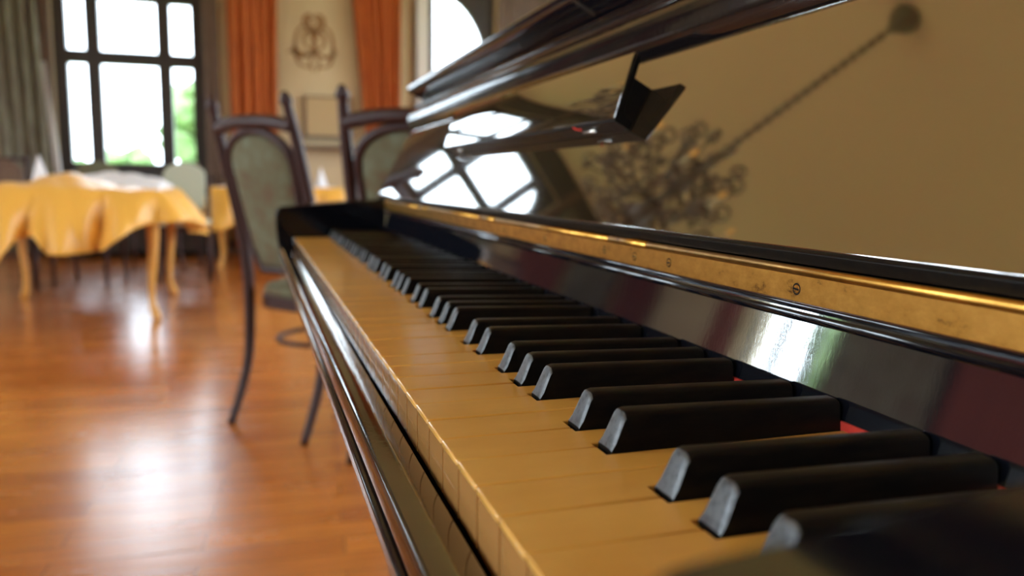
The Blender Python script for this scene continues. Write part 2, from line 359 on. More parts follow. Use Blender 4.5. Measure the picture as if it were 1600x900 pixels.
# ================================================================== CURTAINS
def curtain(name, x0, x1, x0b, x1b, y, z0, z1, m, label, cat='curtain', folds=7, amp=0.035, axis='x', grp=None):
    bm = B(); nu, nv = folds*10, 12; rows = []
    for j in range(nv+1):
        t = j/nv; z = z1+(z0-z1)*t; a0 = x0+(x0b-x0)*t; a1 = x1+(x1b-x1)*t; row = []
        for i in range(nu+1):
            u = i/nu; s = math.sin(u*folds*2*PI+0.5*math.sin(3*t+u*5))*amp*(0.7+0.5*t)+0.012*math.sin(u*23+t*4)
            p = a0+(a1-a0)*u
            row.append(bm.verts.new((p,y+s,z) if axis=='x' else (y+s,p,z)))
        rows.append(row)
    for j in range(nv):
        for i in range(nu): bm.faces.new((rows[j][i],rows[j][i+1],rows[j+1][i+1],rows[j+1][i]))
    return tag(obj(name, bm, m, smooth=True, solid=0.004), label, cat, grp)
curtain('curtain', -0.285,0.27, -0.25,0.21, Y1-0.13, 0.06, 3.7, curt, 'orange curtain beside the big far window, left of the wall ornament', folds=5)
curtain('curtain', 1.00,1.64, 1.33,1.60, Y1-0.13, 0.06, 3.7, curt, 'orange curtain gathered inward, right of the wall ornament', folds=6)
curtain('curtain', -2.55,-2.13, -2.5,-2.02, Y1-0.15, 0.06, 3.7, drape, 'grey-green drape at the left edge beside the far window', folds=4)
curtain('sheer_curtain', -2.10,-2.045, -2.00,-1.93, Y1-0.12, 0.5, 2.0, sheer, 'narrow white sheer curtain hanging beside the far window', folds=2, amp=0.015)
curtain('curtain', -3.55,-2.85, -3.5,-2.9, Y1-0.13, 0.06, 3.7, redcurt, 'red-brown curtain on the end wall, mirrored as the first red patch above the keys', folds=6)
curtain('curtain', -4.3,-3.62, -4.25,-3.65, Y1-0.13, 0.06, 3.7, drape, 'grey-green drape on the end wall between the two red-brown curtains, mirrored above the keys', folds=6)
curtain('curtain', -4.95,-4.4, -4.9,-4.4, Y1-0.13, 0.06, 3.7, redcurt, 'red-brown corner curtain, mirrored in the board near the middle hinge screws', folds=6)
curtain('curtain', 7.45,7.85, 7.45,7.8, X0+0.13, 0.06, 3.7, redcurt, 'red-brown curtain at the far side of the left-hand window', folds=5, axis='y')
curtain('curtain', 4.6,5.9, 4.6,5.9, X0+0.13, 0.06, 3.7, drape, 'grey-green drape at the near side of the left-hand window', folds=5, axis='y')
curtain('curtain', 3.2,4.5, 3.2,4.5, X0+0.13, 0.06, 3.7, redcurt, 'red-brown curtain between the two left-hand windows, mirrored above the top octave', folds=8, axis='y')
for z, x0_, x1_ in ((3.74,-0.45,1.72),):
    bm = B(); tube(bm, [(x0_,Y1-0.13,z),(x1_,Y1-0.13,z)], 0.018, 10); tag(obj('curtain_rod', bm, wood_b, smooth=True), 'brown curtain rod carrying the two orange curtains', 'curtain rod')

# wall ornament (painted scrollwork)
bm = B()
def flat_curve(bm, pts, w_, y):
    pts = spline([(p[0],0,p[1]) for p in pts], 6); 
    L = []
    for i,p in enumerate(pts):
        t = (pts[min(i+1,len(pts)-1)]-pts[max(i-1,0)]).normalized(); n_ = Vector((-t.z,0,t.x)); ww_ = w_*(0.35+0.65*math.sin(PI*min(max(i/(len(pts)-1),0.05),0.95)))
        L.append((bm.verts.new((p.x+n_.x*ww_,y,p.z+n_.z*ww_)), bm.verts.new((p.x-n_.x*ww_,y,p.z-n_.z*ww_))))
    for i in range(len(L)-1): bm.faces.new((L[i][0],L[i][1],L[i+1][1],L[i+1][0]))
cx_, cz_ = 0.66, 2.38
for s in (-1,1):
    flat_curve(bm, [(s*0.02,-0.28),(s*0.17,-0.24),(s*0.21,-0.05),(s*0.18,0.12),(s*0.08,0.2)], 0.018, 0)
    flat_curve(bm, [(s*0.02,-0.1),(s*0.11,-0.02),(s*0.10,0.1),(s*0.03,0.12),(s*0.05,0.05)], 0.02, 0)
    flat_curve(bm, [(s*0.0,-0.1),(s*0.12,-0.16),(s*0.22,-0.13),(s*0.23,-0.06)], 0.022, 0)
    flat_curve(bm, [(s*0.01,-0.12),(s*0.05,-0.22),(s*0.02,-0.33)], 0.014, 0)
    flat_curve(bm, [(s*0.0,0.12),(s*0.10,0.18),(s*0.09,0.28),(s*0.02,0.31)], 0.024, 0)
    flat_curve(bm, [(s*0.0,0.16),(s*0.05,0.2),(s*0.04,0.26),(0,0.28)], 0.02, 0)
flat_curve(bm, [(0,-0.15),(0.0,0.0),(0,0.16)], 0.03, 0)
flat_curve(bm, [(-0.30,-0.12),(-0.2,-0.09),(-0.1,-0.14),(0,-0.1)], 0.016, 0)
tag(obj('wall_ornament', bm, ornam, loc=(cx_,Y1-0.002,cz_), solid=0.002), 'brown painted scroll ornament on the beige wall between the orange curtains', 'wall ornament')
# framed picture below the ornament
pf = thing('framed_picture', 'beige framed picture low on the wall between the orange curtains', 'picture', (0.80, Y1-0.03, 1.30))
bm = B(); bx(bm, -0.25,0.25,0.0,0.028,0.03,0.48); obj('picture', bm, print_m, pf)
bm = B(); bx(bm, -0.27,0.27,-0.015,0.025,0.0,0.035); bx(bm,-0.27,-0.25,-0.015,0.025,0.035,0.47); bx(bm,0.25,0.27,-0.015,0.025,0.035,0.47); bx(bm,-0.27,0.27,-0.015,0.025,0.47,0.485); obj('frame', bm, wood_b, pf)
bm = B(); bx(bm, 0.42, 1.2, Y1-0.26, Y1-0.02, 1.18, 1.22)
sh = tag(obj('wall_shelf', bm, wood_b, bevel=0.004), 'narrow brown shelf on the wall below the framed picture', 'shelf')

# ================================================================== CHAIRS
def make_chair(label, loc, rot, fabric=chair_f):
    # local: x = width, y = forward, origin between the rear feet
    c = thing('dining_chair', label, 'chair', loc, rot, None)
    hw = 0.182
    for s in (-1,1):
        bm = B(); p = spline([(s*hw,-0.03,0.0),(s*hw,0.045,0.20),(s*hw,0.06,0.42),(s*hw,0.045,0.62),(s*hw,-0.02,0.90),(s*(hw-0.004),-0.055,1.03),(s*(hw-0.006),-0.07,1.085)], 6)
        n_ = len(p); rad = [0.013+0.006*math.sin(PI*min(1,i/n_*1.1)) if i < n_*0.86 else 0.017*(1-(i-n_*0.86)/(n_*0.14))+0.004 for i in range(n_)]
        tube(bm, p, rad, 10); obj('rear_post', bm, chair_w, c, smooth=True)
    # crest rail
    bm = B(); tube(bm, spline([(-hw,-0.045,0.985),(-hw*0.5,-0.06,1.0),(0,-0.066,1.003),(hw*0.5,-0.06,1.0),(hw,-0.045,0.985)],6), 0.017, 10, squash=1.3); obj('crest_rail', bm, chair_w, c, smooth=True)
    def yb(z): return 0.062-(z-0.45)*0.16-(max(0,z-0.7))**2*0.35
    # arched panel frame tapering downward
    out = []
    for k in range(0,21):
        a = PI*k/20; out.append((0.150*math.cos(a), 0.86+0.115*math.sin(a)**0.8))
    low = [(-0.150,0.84),(-0.140,0.72),(-0.118,0.60),(-0.085,0.53),(0.085,0.53),(0.118,0.60),(0.140,0.72),(0.150,0.84)]
    loop = out+low[:]
    bm = B(); tube(bm, [(x,yb(z),z) for x,z in loop], 0.015, 8, closed=True); obj('back_frame', bm, chair_w, c, smooth=True)
    bm = B(); fr = []; bk = []
    cxz = (0, 0.76)
    rings = []
    for q, dy in ((1.0,0.0),(0.85,0.014),(0.5,0.022),(0.0,0.024)):
        for sgn in (1,):
            pass
        rings.append([(cxz[0]+(x-cxz[0])*q, cxz[1]+(z-cxz[1])*q, dy) for x,z in loop])
    for sg in (1,-1):
        vr = [[bm.verts.new((x, yb(z)+sg*dy, z)) for x,z,dy in r] for r in rings[:3]]
        ctr = bm.verts.new((0, yb(0.76)+sg*0.024, 0.76)); L = len(loop)
        for i in range(2):
            for k in range(L): bm.faces.new((vr[i][k],vr[i][(k+1)%L],vr[i+1][(k+1)%L],vr[i+1][k]))
        for k in range(L): bm.faces.new((vr[2][k],vr[2][(k+1)%L],ctr))
    bmesh.ops.remove_doubles(bm, verts=bm.verts[:], dist=1e-5)
    obj('back_cushion', bm, fabric, c, smooth=True)
    # seat: rail and cushion
    def seat_loop(sc): 
        r = []
        for k in range(32):
            a = 2*PI*k/32; x = math.cos(a); y = math.sin(a)
            e = 0.55
            r.append((math.copysign(abs(x)**e,x)*0.205*sc*(1+0.10*y), 0.265+math.copysign(abs(y)**e,y)*0.205*sc))
        return r
    bm = B(); plate(bm, seat_loop(1.0), 0.395, 0.44); obj('seat_rail', bm, chair_w, c, bevel=0.006)
    bm = B(); prev = None
    for sc, z in ((0.97,0.440),(0.98,0.455),(0.93,0.475),(0.7,0.487),(0.3,0.492)):
        ring = [bm.verts.new((x,y,z)) for x,y in seat_loop(sc)]
        if prev: 
            for k in range(32): bm.faces.new((prev[k],prev[(k+1)%32],ring[(k+1)%32],ring[k]))
        else: bm.faces.new(ring[::-1])
        prev = ring
    bm.faces.new(prev); obj('seat_cushion', bm, fabric, c, smooth=True)
    for s in (-1,1):
        bm = B(); tube(bm, spline([(s*0.18,0.43,0.41),(s*0.185,0.44,0.25),(s*0.19,0.465,0.0)],6), [0.019]*4+[0.017]*4+[0.014]*5, 10); obj('front_leg', bm, chair_w, c, smooth=True)
    bm = B(); tube(bm, [(0.165*math.cos(2*PI*k/28), 0.25+0.175*math.sin(2*PI*k/28), 0.285) for k in range(28)], 0.009, 8, closed=True); obj('stretcher', bm, chair_w, c, smooth=True)
    return c
make_chair('dark bentwood chair with sage tapestry back, left of the two beyond the keyboard', (-0.018,2.555,0), math.radians(-52.3))
make_chair('dark bentwood chair with sage tapestry back, half hidden behind the raised keyboard lid', (0.365,2.12,0), math.radians(-28))

# ================================================================== TABLES
def cabriole(bm, x, y, top, sx, sy):
    tube(bm, spline([(x,y,top),(x+sx*0.012,y+sy*0.012,top*0.86),(x+sx*0.008,y+sy*0.008,top*0.6),(x-sx*0.012,y-sy*0.012,top*0.25),(x-sx*0.004,y-sy*0.004,0.06),(x+sx*0.02,y+sy*0.02,0.0)],5),
         [0.045,0.044,0.043,0.042,0.041,0.040,0.038,0.036,0.034,0.032,0.03,0.028,0.026,0.024,0.022,0.02,0.019,0.019,0.02,0.022,0.024,0.026,0.027,0.026,0.022,0.02][:26], 10)
def make_table(label, x0,x1,y0,y1,h=0.745):
    cx,cy = (x0+x1)/2,(y0+y1)/2
    t = thing('dining_table', label, 'table', (cx,cy,0))
    hx,hy = (x1-x0)/2,(y1-y0)/2
    bm = B(); bx(bm,-hx,hx,-hy,hy,h-0.03,h); obj('tabletop', bm, honey, t, bevel=0.006)
    bm = B(); bx(bm,-hx+0.05,hx-0.05,-hy+0.05,-hy+0.08,h-0.14,h-0.03); bx(bm,-hx+0.05,hx-0.05,hy-0.08,hy-0.05,h-0.14,h-0.03)
    bx(bm,-hx+0.05,-hx+0.08,-hy+0.08,hy-0.08,h-0.14,h-0.03); bx(bm,hx-0.08,hx-0.05,-hy+0.08,hy-0.08,h-0.14,h-0.03); obj('apron', bm, honey, t)
    for sx in (-1,1):
        for sy in (-1,1):
            bm = B(); cabriole(bm, sx*(hx-0.06), sy*(hy-0.06), h-0.03, sx, sy); obj('leg', bm, honey, t, smooth=True)
    return t
def cloth(label, x0,x1,y0,y1,ztop,hem,m,folds=1.0,amp=0.03, name='tablecloth', off=0.012, hump=None):
    # perimeter walk; hem(side,t) -> drop below top
    cx,cy=(x0+x1)/2,(y0+y1)/2
    per = []
    n=48
    def side(a,b,nm):
        for i in range(n):
            t=i/n; per.append((a[0]+(b[0]-a[0])*t, a[1]+(b[1]-a[1])*t, nm, t))
    side((x0,y0),(x1,y0),'near'); side((x1,y0),(x1,y1),'right'); side((x1,y1),(x0,y1),'far'); side((x0,y1),(x0,y0),'left')
    bm=B(); L=len(per); rows=[]
    nrm={'near':(0,-1),'right':(1,0),'far':(0,1),'left':(-1,0)}
    nr=9
    for j in range(nr+1):
        q=j/nr; ring=[]
        for i,(x,y,nm,t) in enumerate(per):
            d=hem(nm,t); nx,ny=nrm[nm]
            # blend the normals at corners
            if t<0.06 or t>0.94:
                o_=per[(i+ (4 if t>0.5 else -4))%L]; mx_,my_=nrm[o_[2]]; nx,ny=(nx+mx_*0.8),(ny+my_*0.8); l_=math.hypot(nx,ny); nx/=l_; ny/=l_
            fo=amp*(1.9*abs(math.sin(i*0.21*folds+0.9*math.sin(i*0.11)+q*0.5))**0.7+0.45*abs(math.sin(i*0.37*folds+2-q)))*q**0.7*min(1,d/0.25)
            e=off+max(fo,0.0)
            ring.append(bm.verts.new((x+nx*e-cx, y+ny*e-cy, -(q**1.0)*d if j else 0)))
        rows.append(ring)
    for j in range(nr):
        for i in range(L): bm.faces.new((rows[j][i],rows[j][(i+1)%L],rows[j+1][(i+1)%L],rows[j+1][i]))
    prev=rows[0]
    for q in (0.93,0.85,0.75,0.64,0.52,0.4,0.28,0.15):
        ring=[]
        for (x,y,nm,t) in per:
            px,py=cx+(x-cx)*q,cy+(y-cy)*q
            ring.append(bm.verts.new((px-cx,py-cy,hump(px,py) if hump else 0)))
        for i in range(L): bm.faces.new((prev[(i+1)%L],prev[i],ring[i],ring[(i+1)%L]))
        prev=ring
    ctr=bm.verts.new((0,0,hump(cx,cy) if hump else 0.0))
    for i in range(L): bm.faces.new((prev[(i+1)%L],prev[i],ctr))
    if hump:
        for v_ in rows[0]: v_.co.z+=hump(v_.co.x+cx,v_.co.y+cy)*0.8
    return tag(obj(name,bm,m,smooth=True,solid=0.003,loc=(cx,cy,ztop)),label,'tablecloth')
make_table('honey wood table with curved legs under the yellow cloth, near the left edge', -1.62,-0.57,4.90,6.12)
def interp(t, tab):
    for (a,va),(b,vb) in zip(tab,tab[1:]):
        if a<=t<=b: return va+(vb-va)*(t-a)/(b-a)
    return tab[-1][1]
def hump1(x,y):
    g=lambda a,b,s,h: h*math.exp(-((x-a)**2+(y-b)**2)/(2*s*s))
    return g(-1.10,5.15,0.13,0.085)+g(-1.0,5.5,0.2,0.04)+g(-1.38,5.0,0.07,0.03)+abs(math.sin(x*19+y*6))*0.012
def hump2(x,y):
    g=lambda a,b,s,h: h*math.exp(-((x-a)**2+(y-b)**2)/(2*s*s))
    return 0.02+g(-0.98,5.75,0.14,0.07)+g(-0.75,5.6,0.12,0.05)+abs(math.sin(x*17-y*9))*0.014
def hem1(nm,t):
    if nm=='near': return interp(t,[(0,0.30),(0.12,0.36),(0.24,0.42),(0.33,0.26),(0.42,0.24),(0.48,0.34),(0.60,0.34),(0.72,0.33),(0.80,0.27),(0.88,0.21),(0.95,0.18),(1,0.17)])
    if nm=='right': return interp(t,[(0,0.17),(0.15,0.16),(0.6,0.24),(1,0.34)])
    if nm=='far': return 0.25
    return 0.28
cloth('yellow satin tablecloth hanging in deep folds over the left table', -1.62,-0.57,4.90,6.12,0.752,hem1,yellow,folds=1.35,amp=0.10,hump=hump1)
def hem2(nm,t): return 0.012
cloth('white linen overlay lying on the yellow cloth towards the window', -1.25,-0.60,5.25,6.10,0.757,hem2,white_c,amp=0.004,name='table_overlay',off=0.0,hump=hump2)
make_table('table in an orange cloth beyond the first dark chair', -0.42,0.75,7.75,8.75)
def hem3(nm,t): return interp(t,[(0,0.42),(0.2,0.34),(0.5,0.36),(0.85,0.30),(1,0.42)])
cloth('orange tablecloth on the table behind the first dark chair', -0.42,0.75,7.75,8.75,0.752,hem3,yellow,folds=1.2,amp=0.05)
cloth('white linen overlay on the orange cloth, behind the first dark chair', -0.36,0.70,7.80,8.70,0.757,lambda n,t:0.01,white_c,amp=0.0,name='table_overlay',off=0.0)
make_table('table under a white cloth at the far left edge', -3.35,-2.15,6.4,7.4)
cloth('white tablecloth over the table at the far left edge', -3.35,-2.15,6.4,7.4,0.752,lambda n,t:0.26,white_c,amp=0.02)
# small things on the yellow table
def cone_napkin(x,y,z,h,label):
    bm=B(); n=20
    rings=[]
    for q in range(6):
        f=q/5; rings.append([bm.verts.new((0.055*(1-f*0.95)*(1+0.18*math.cos(3*a))*math.cos(a),0.055*(1-f*0.95)*(1+0.18*math.cos(3*a))*math.sin(a),h*f)) for a in [2*PI*k/n for k in range(n)]])
    for i in range(5):
        for k in range(n): bm.faces.new((rings[i][k],rings[i][(k+1)%n],rings[i+1][(k+1)%n],rings[i+1][k]))
    bm.faces.new(rings[0][::-1]); bm.faces.new(rings[-1])
    return tag(obj('folded_napkin',bm,white_c,smooth=True,loc=(x,y,z)),label,'napkin','folded napkins')
cone_napkin(-1.36,5.75,0.775,0.19,'white napkin folded into a cone on the left part of the yellow table')
cone_napkin(0.28,8.1,0.762,0.17,'white folded napkin on the far table, seen between the two dark chairs, left one')
cone_napkin(0.60,8.15,0.762,0.19,'white folded napkin on the far table, seen between the two dark chairs, right one')
fl=thing('flower','small pink flower lying on the yellow tablecloth','flower',(-0.98,5.20,0.756))
bm=B()
for k in range(7):
    a=2*PI*k/7; m_=Matrix.Translation((0.022*math.cos(a),0.022*math.sin(a),0.02))@Matrix.Diagonal((1,1,0.6,1))
    bmesh.ops.create_icosphere(bm,subdivisions=2,radius=0.02,matrix=m_)
obj('petals',bm,pink,fl,smooth=True)
bm=B(); tube(bm,[(0,0,0.006),(-0.05,0.02,0.005),(-0.09,0.03,0.004)],0.003,6); obj('stem',bm,leaf,fl,smooth=True)
# simple upholstered dining chairs round the tables
def simple_chair(label, loc, rot, fab, hh=1.0):
    c=thing('dining_chair',label,'chair',loc,rot)
    for s in (-1,1):
        bm=B(); tube(bm,spline([(s*0.19,-0.05,0),(s*0.19,0.0,0.45),(s*0.18,-0.06,hh)],5),0.016,8); obj('rear_post',bm,chair_w,c,smooth=True)
        bm=B(); tube(bm,[(s*0.19,0.40,0),(s*0.19,0.39,0.43)],[0.014,0.018],8); obj('front_leg',bm,chair_w,c,smooth=True)
    bm=B(); bx(bm,-0.205,0.205,-0.01,0.42,0.41,0.45); obj('seat_rail',bm,chair_w,c,bevel=0.005)
    bm=B(); bx(bm,-0.2,0.2,0.0,0.415,0.45,0.49); obj('seat_cushion',bm,fab,c,bevel=0.018,bseg=3)
    bm=B(); pts=[(-0.155,0.58),(0.155,0.58),(0.165,0.85)]+[(0.165*math.cos(PI*k/10),0.85+0.11*math.sin(PI*k/10)) for k in range(1,10)]+[(-0.165,0.85)]
    a_=[bm.verts.new((x,-0.055-(z-0.7)*0.1,z)) for x,z in pts]; b_=[bm.verts.new((x,-0.015-(z-0.7)*0.1,z)) for x,z in pts]
    for i in range(len(pts)): bm.faces.new((a_[i],a_[(i+1)%len(pts)],b_[(i+1)%len(pts)],b_[i]))
    bm.faces.new(a_); bm.faces.new(b_[::-1]); obj('back_cushion',bm,fab,c,bevel=0.012)
    bm=B(); tube(bm,[(-0.185,-0.05,0.54),(0.185,-0.05,0.54)],0.012,8); obj('lower_rail',bm,chair_w,c,smooth=True)
    bm=B(); tube(bm,[(-0.182,-0.062,hh-0.02),(0.182,-0.062,hh-0.02)],0.014,8); obj('crest_rail',bm,chair_w,c,smooth=True)
    return c
simple_chair('chair with pale green back standing between the yellow table and the far table', (-0.64,7.7,0), math.radians(70), pale_f, 0.98)
simple_chair('chair with light seat just right of the yellow table', (-0.60,7.12,0), math.radians(180), pale_f, 0.86)
simple_chair('dark brown chair behind the yellow table at the left edge', (-1.85,6.75,0), math.radians(195), wood_b, 0.98)
simple_chair('chair in front of the window behind the yellow table', (-1.25,7.0,0), math.radians(170), chair_f, 0.80)
# dark low sideboard under the window
sb=thing('sideboard','dark low sideboard standing under the far window','sideboard',(-1.15,9.18,0))
bm=B(); bx(bm,-0.75,0.75,-0.2,0.2,0.06,0.74); obj('body',bm,wood_d,sb,bevel=0.006)
for k in range(3):
    bm=B(); bx(bm,-0.72+k*0.49,-0.26+k*0.49,-0.215,-0.2,0.1,0.70); d=obj('door',bm,wood_d,sb,bevel=0.004)
    bm=B(); lathe(bm,[(0.006,0),(0.014,0.01),(0.012,0.02)],(0,0,0),12); bmesh.ops.rotate(bm,verts=bm.verts[:],cent=(0,0,0),matrix=Matrix.Rotation(PI/2,3,'X')); obj('knob',bm,brass_d,d,loc=(-0.30+k*0.49,-0.215,0.42))
for sx in (-0.68,0.68):
    for sy in (-0.15,0.15):
        bm=B(); bx(bm,sx-0.03,sx+0.03,sy-0.03,sy+0.03,0,0.06); obj('foot',bm,wood_d,sb)

# ================================================================== CHANDELIER (mirrored in the lid)
CX,CY=-0.84,3.45
ch=thing('chandelier','bronze chandelier with curling arms hanging from the ceiling, seen mirrored in the lid','chandelier',(CX,CY,0))
bm=B(); lathe(bm,[(0.012,-0.16),(0.03,-0.12),(0.075,-0.06),(0.085,-0.02),(0.07,0.0)],(0,0,H-0.001),20); obj('ceiling_rose',bm,chbr,ch,smooth=True)
bm=B()
z=H-0.16; k=0
while z>2.66:
    a=k%2
    pts=[((0.014*math.cos(q) if a else 0),(0 if a else 0.014*math.cos(q)),z-0.02+0.024*math.sin(q)) for q in [2*PI*i/12 for i in range(12)]]
    tube(bm,pts,0.0075,6,closed=True); z-=0.034; k+=1
obj('chain',bm,chbr,ch,smooth=True)
bm=B(); lathe(bm,[(0.006,2.63),(0.02,2.6),(0.035,2.54),(0.018,2.48),(0.03,2.4),(0.05,2.33),(0.022,2.25),(0.03,2.15),(0.06,2.08),(0.035,2.0),(0.012,1.95)][::-1],(0,0,0),20); obj('stem',bm,chbr,ch,smooth=True)
def scroll(r0,z0,r1,z1,a,turns=1.2,rr=0.05):
    pts=[(r0,z0),((r0+r1)/2,z0-0.07),(r1,z1-0.03)]
    c=(r1,z1-0.03+rr); 
    for k in range(1,int(16*turns)):
        q=-PI/2+2*PI*k/16; f=rr*(1-k/(16*turns)*0.75); pts.append((c[0]+f*math.cos(q)*0.9,c[1]+f*math.sin(q)))
    return [(r*math.cos(a),r*math.sin(a),z) for r,z in pts]
cream = mat('cream_sleeve',(0.6,0.45,0.25),0.6)
for k in range(10):
    a=2*PI*k/10+0.2
    bm=B(); tube(bm,scroll(0.03,2.16,0.31,2.14,a,1.4,0.065),0.010,7)
    tube(bm,scroll(0.03,2.48,0.17,2.52,a+0.3,1.4,0.055),0.008,7)
    tube(bm,scroll(0.03,2.3,0.24,2.36,a+0.35,1.3,0.055),0.008,7)
    tube(bm,scroll(0.02,2.02,0.17,1.96,a+0.1,1.3,0.045),0.008,7)
    tube(bm,scroll(0.20,2.10,0.36,2.02,a+0.12,1.2,0.04),0.007,7)
    arm=obj('arm',bm,chbr,ch,smooth=True)
    r=0.375; cxx,cyy=r*math.cos(a),r*math.sin(a)
    bm=B(); lathe(bm,[(0.008,2.17),(0.038,2.185),(0.044,2.195),(0.012,2.20)],(cxx,cyy,0),14); tube(bm,[(0.31*math.cos(a),0.31*math.sin(a),2.12),(cxx,cyy,2.13),(cxx,cyy,2.18)],0.008,7); obj('candle_cup',bm,chbr,arm,smooth=True)
    bm=B(); lathe(bm,[(0.011,2.20),(0.011,2.275)],(cxx,cyy,0),12); obj('candle_sleeve',bm,cream,arm,smooth=True)
    bm=B(); lathe(bm,[(0.006,2.275),(0.013,2.29),(0.011,2.31),(0.003,2.335)],(cxx,cyy,0),12); obj('bulb',bm,bulb_m,arm,smooth=True)
for k in range(40):
    a=2*PI*k/40; r=(0.12,0.2,0.28,0.36)[k%4]; z=(2.42,2.28,2.12,2.03)[k%4]
    bm=B(); m_=Matrix.Translation((r*math.cos(a),r*math.sin(a),z-0.02))@Matrix.Diagonal((0.9,0.9,1.3,1))
    bmesh.ops.create_icosphere(bm,subdivisions=1,radius=0.021,matrix=m_)
    tube(bm,[(r*math.cos(a),r*math.sin(a),z),(r*math.cos(a)*0.95,r*math.sin(a)*0.95,z+0.06)],0.003,5); obj('pendant',bm,chbr,ch)

# ================================================================== THE PIANO  (x right into the piano, y along the keys, z up; mm -> m)
PR=(0.30,0.625,0.0)
pn=thing('upright_piano','old black upright piano with yellowed keys, open lid and long brass hinge','piano',PR)
def mm(v): return v*0.001
def pobj(name,bm,m,parent=None,**k):
    # mesh coordinates in mm, world frame with z=0 on the key tops
    for vv in bm.verts: vv.co=Vector((vv.co.x*0.001-PR[0], vv.co.y*0.001-PR[1], vv.co.z*0.001+KZ))
    return obj(name,bm,m,parent or pn,**k)
YA,YB=-30.0,1250.0
# keybed with moulded front edge
bm=B(); prism(bm,[(-18,-29),(-21.5,-29),(-22.7,-30.5),(-22.9,-35),(-22,-38.5),(-19.5,-40.2),(-14,-41),(-8,-48),(160,-48),(160,-24),(-18,-24)],YA-60,YB+85)
pobj('keybed',bm,rail_m,bevel=0.0006,bseg=2)
# key slip
bm=B(); prism(bm,[(-2.6,-26),(-2.6,-18.0),(-3.2,-17.5),(-10,-16.7),(-17.6,-15.9),(-19.5,-16.8),(-20.6,-18.8),(-20.8,-26),(-19.6,-27.4),(-17.5,-27.6),(-17.5,-26.5)],YA,YB)
pobj('key_slip',bm,sliplacq,bevel=0.0005,bseg=2)
# arms
def arm(y0,y1):
    bm=B(); pr=[(-22,-24),(-24.5,-10),(-26.5,10),(-27,33)]
    for k in range(0,9):
        a=PI-PI/2*k/8; pr.append((-13.5+13.5*math.cos(a), 34.9+13.5*math.sin(a)))
    pr+=[(0,49.4),(40,52.9),(100,57.8),(152,62.0),(152,-24)]
    prism(bm,pr,y0,y1); return pobj('cheek_arm',bm,lacq,bevel=0.0012,bseg=2)
arm(YA-62,YA); arm(YB,YB+85)
for y0,y1 in ((YA,-1.0),(1223.0,YB)):
    bm=B(); bx(bm,-1.5,146,y0,y1,-24,-0.5); pobj('key_block',bm,lacq,bevel=0.0015)
# white keys -------------------------------------------------------
W=23.5
names='CBAGFED'      # from the treble end
blackc={}            # black keys: centre y
offs={'BA':-2.0,'AG':0.0,'GF':2.0,'ED':-2.2,'DC':2.2}
whites=[]
for i in range(52):
    nm=names[i%7]; whites.append((nm,i*W,(i+1)*W))
blacks=[]
for i in range(51):
    a=whites[i][0]; b=whites[i+1][0]
    if a+b in offs: blacks.append(whites[i][2]+offs[a+b])
BW=11.2
def near_black(y):
    for c in blacks:
        if abs(c-y)<3: return c
    return None
for i,(nm,y0,y1) in enumerate(whites):
    g=0.45; a0,a1=y0+g,y1-g
    c0=near_black(y0); c1=near_black(y1)
    t0=a0 if c0 is None else c0+BW/2+0.9
    t1=a1 if c1 is None else c1-BW/2-0.9
    xn=50.8; r=1.3
    poly=[(r,a0),(0.25,a0+0.5),(0,a0+r),(0,a1-r),(0.25,a1-0.5),(r,a1)]
    if c1 is not None: poly+=[(xn,a1),(xn,t1)]
    poly+=[(149.5,t1),(149.5,t0)]
    if c0 is not None: poly+=[(xn,t0),(xn,a0)]
    dz=random.choice((0,0,0,-0.15,0.12,-0.3)); 
    bm=B(); plate(bm,poly,-2.2+dz,dz)
    k=pobj('white_key',bm,ivory,bevel=0.00045,bseg=2)
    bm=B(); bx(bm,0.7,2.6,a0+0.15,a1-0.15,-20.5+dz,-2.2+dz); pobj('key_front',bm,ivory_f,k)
    bm=B(); q=[(p[0] if p[0]>3 else 2.6,min(max(p[1],a0+0.6),a1-0.6)) for p in poly]
    poly2=[(2.6,a0+0.7),(2.6,a1-0.7)]
    if c1 is not None: poly2+=[(xn+0.5,a1-0.7),(xn+0.5,t1-0.6)]
    poly2+=[(149.5,t1-0.6),(149.5,t0+0.6)]
    if c0 is not None: poly2+=[(xn+0.5,t0+0.6),(xn+0.5,a0+0.7)]
    plate(bm,poly2,-20+dz,-2.25+dz); pobj('key_stick',bm,keywood,k)
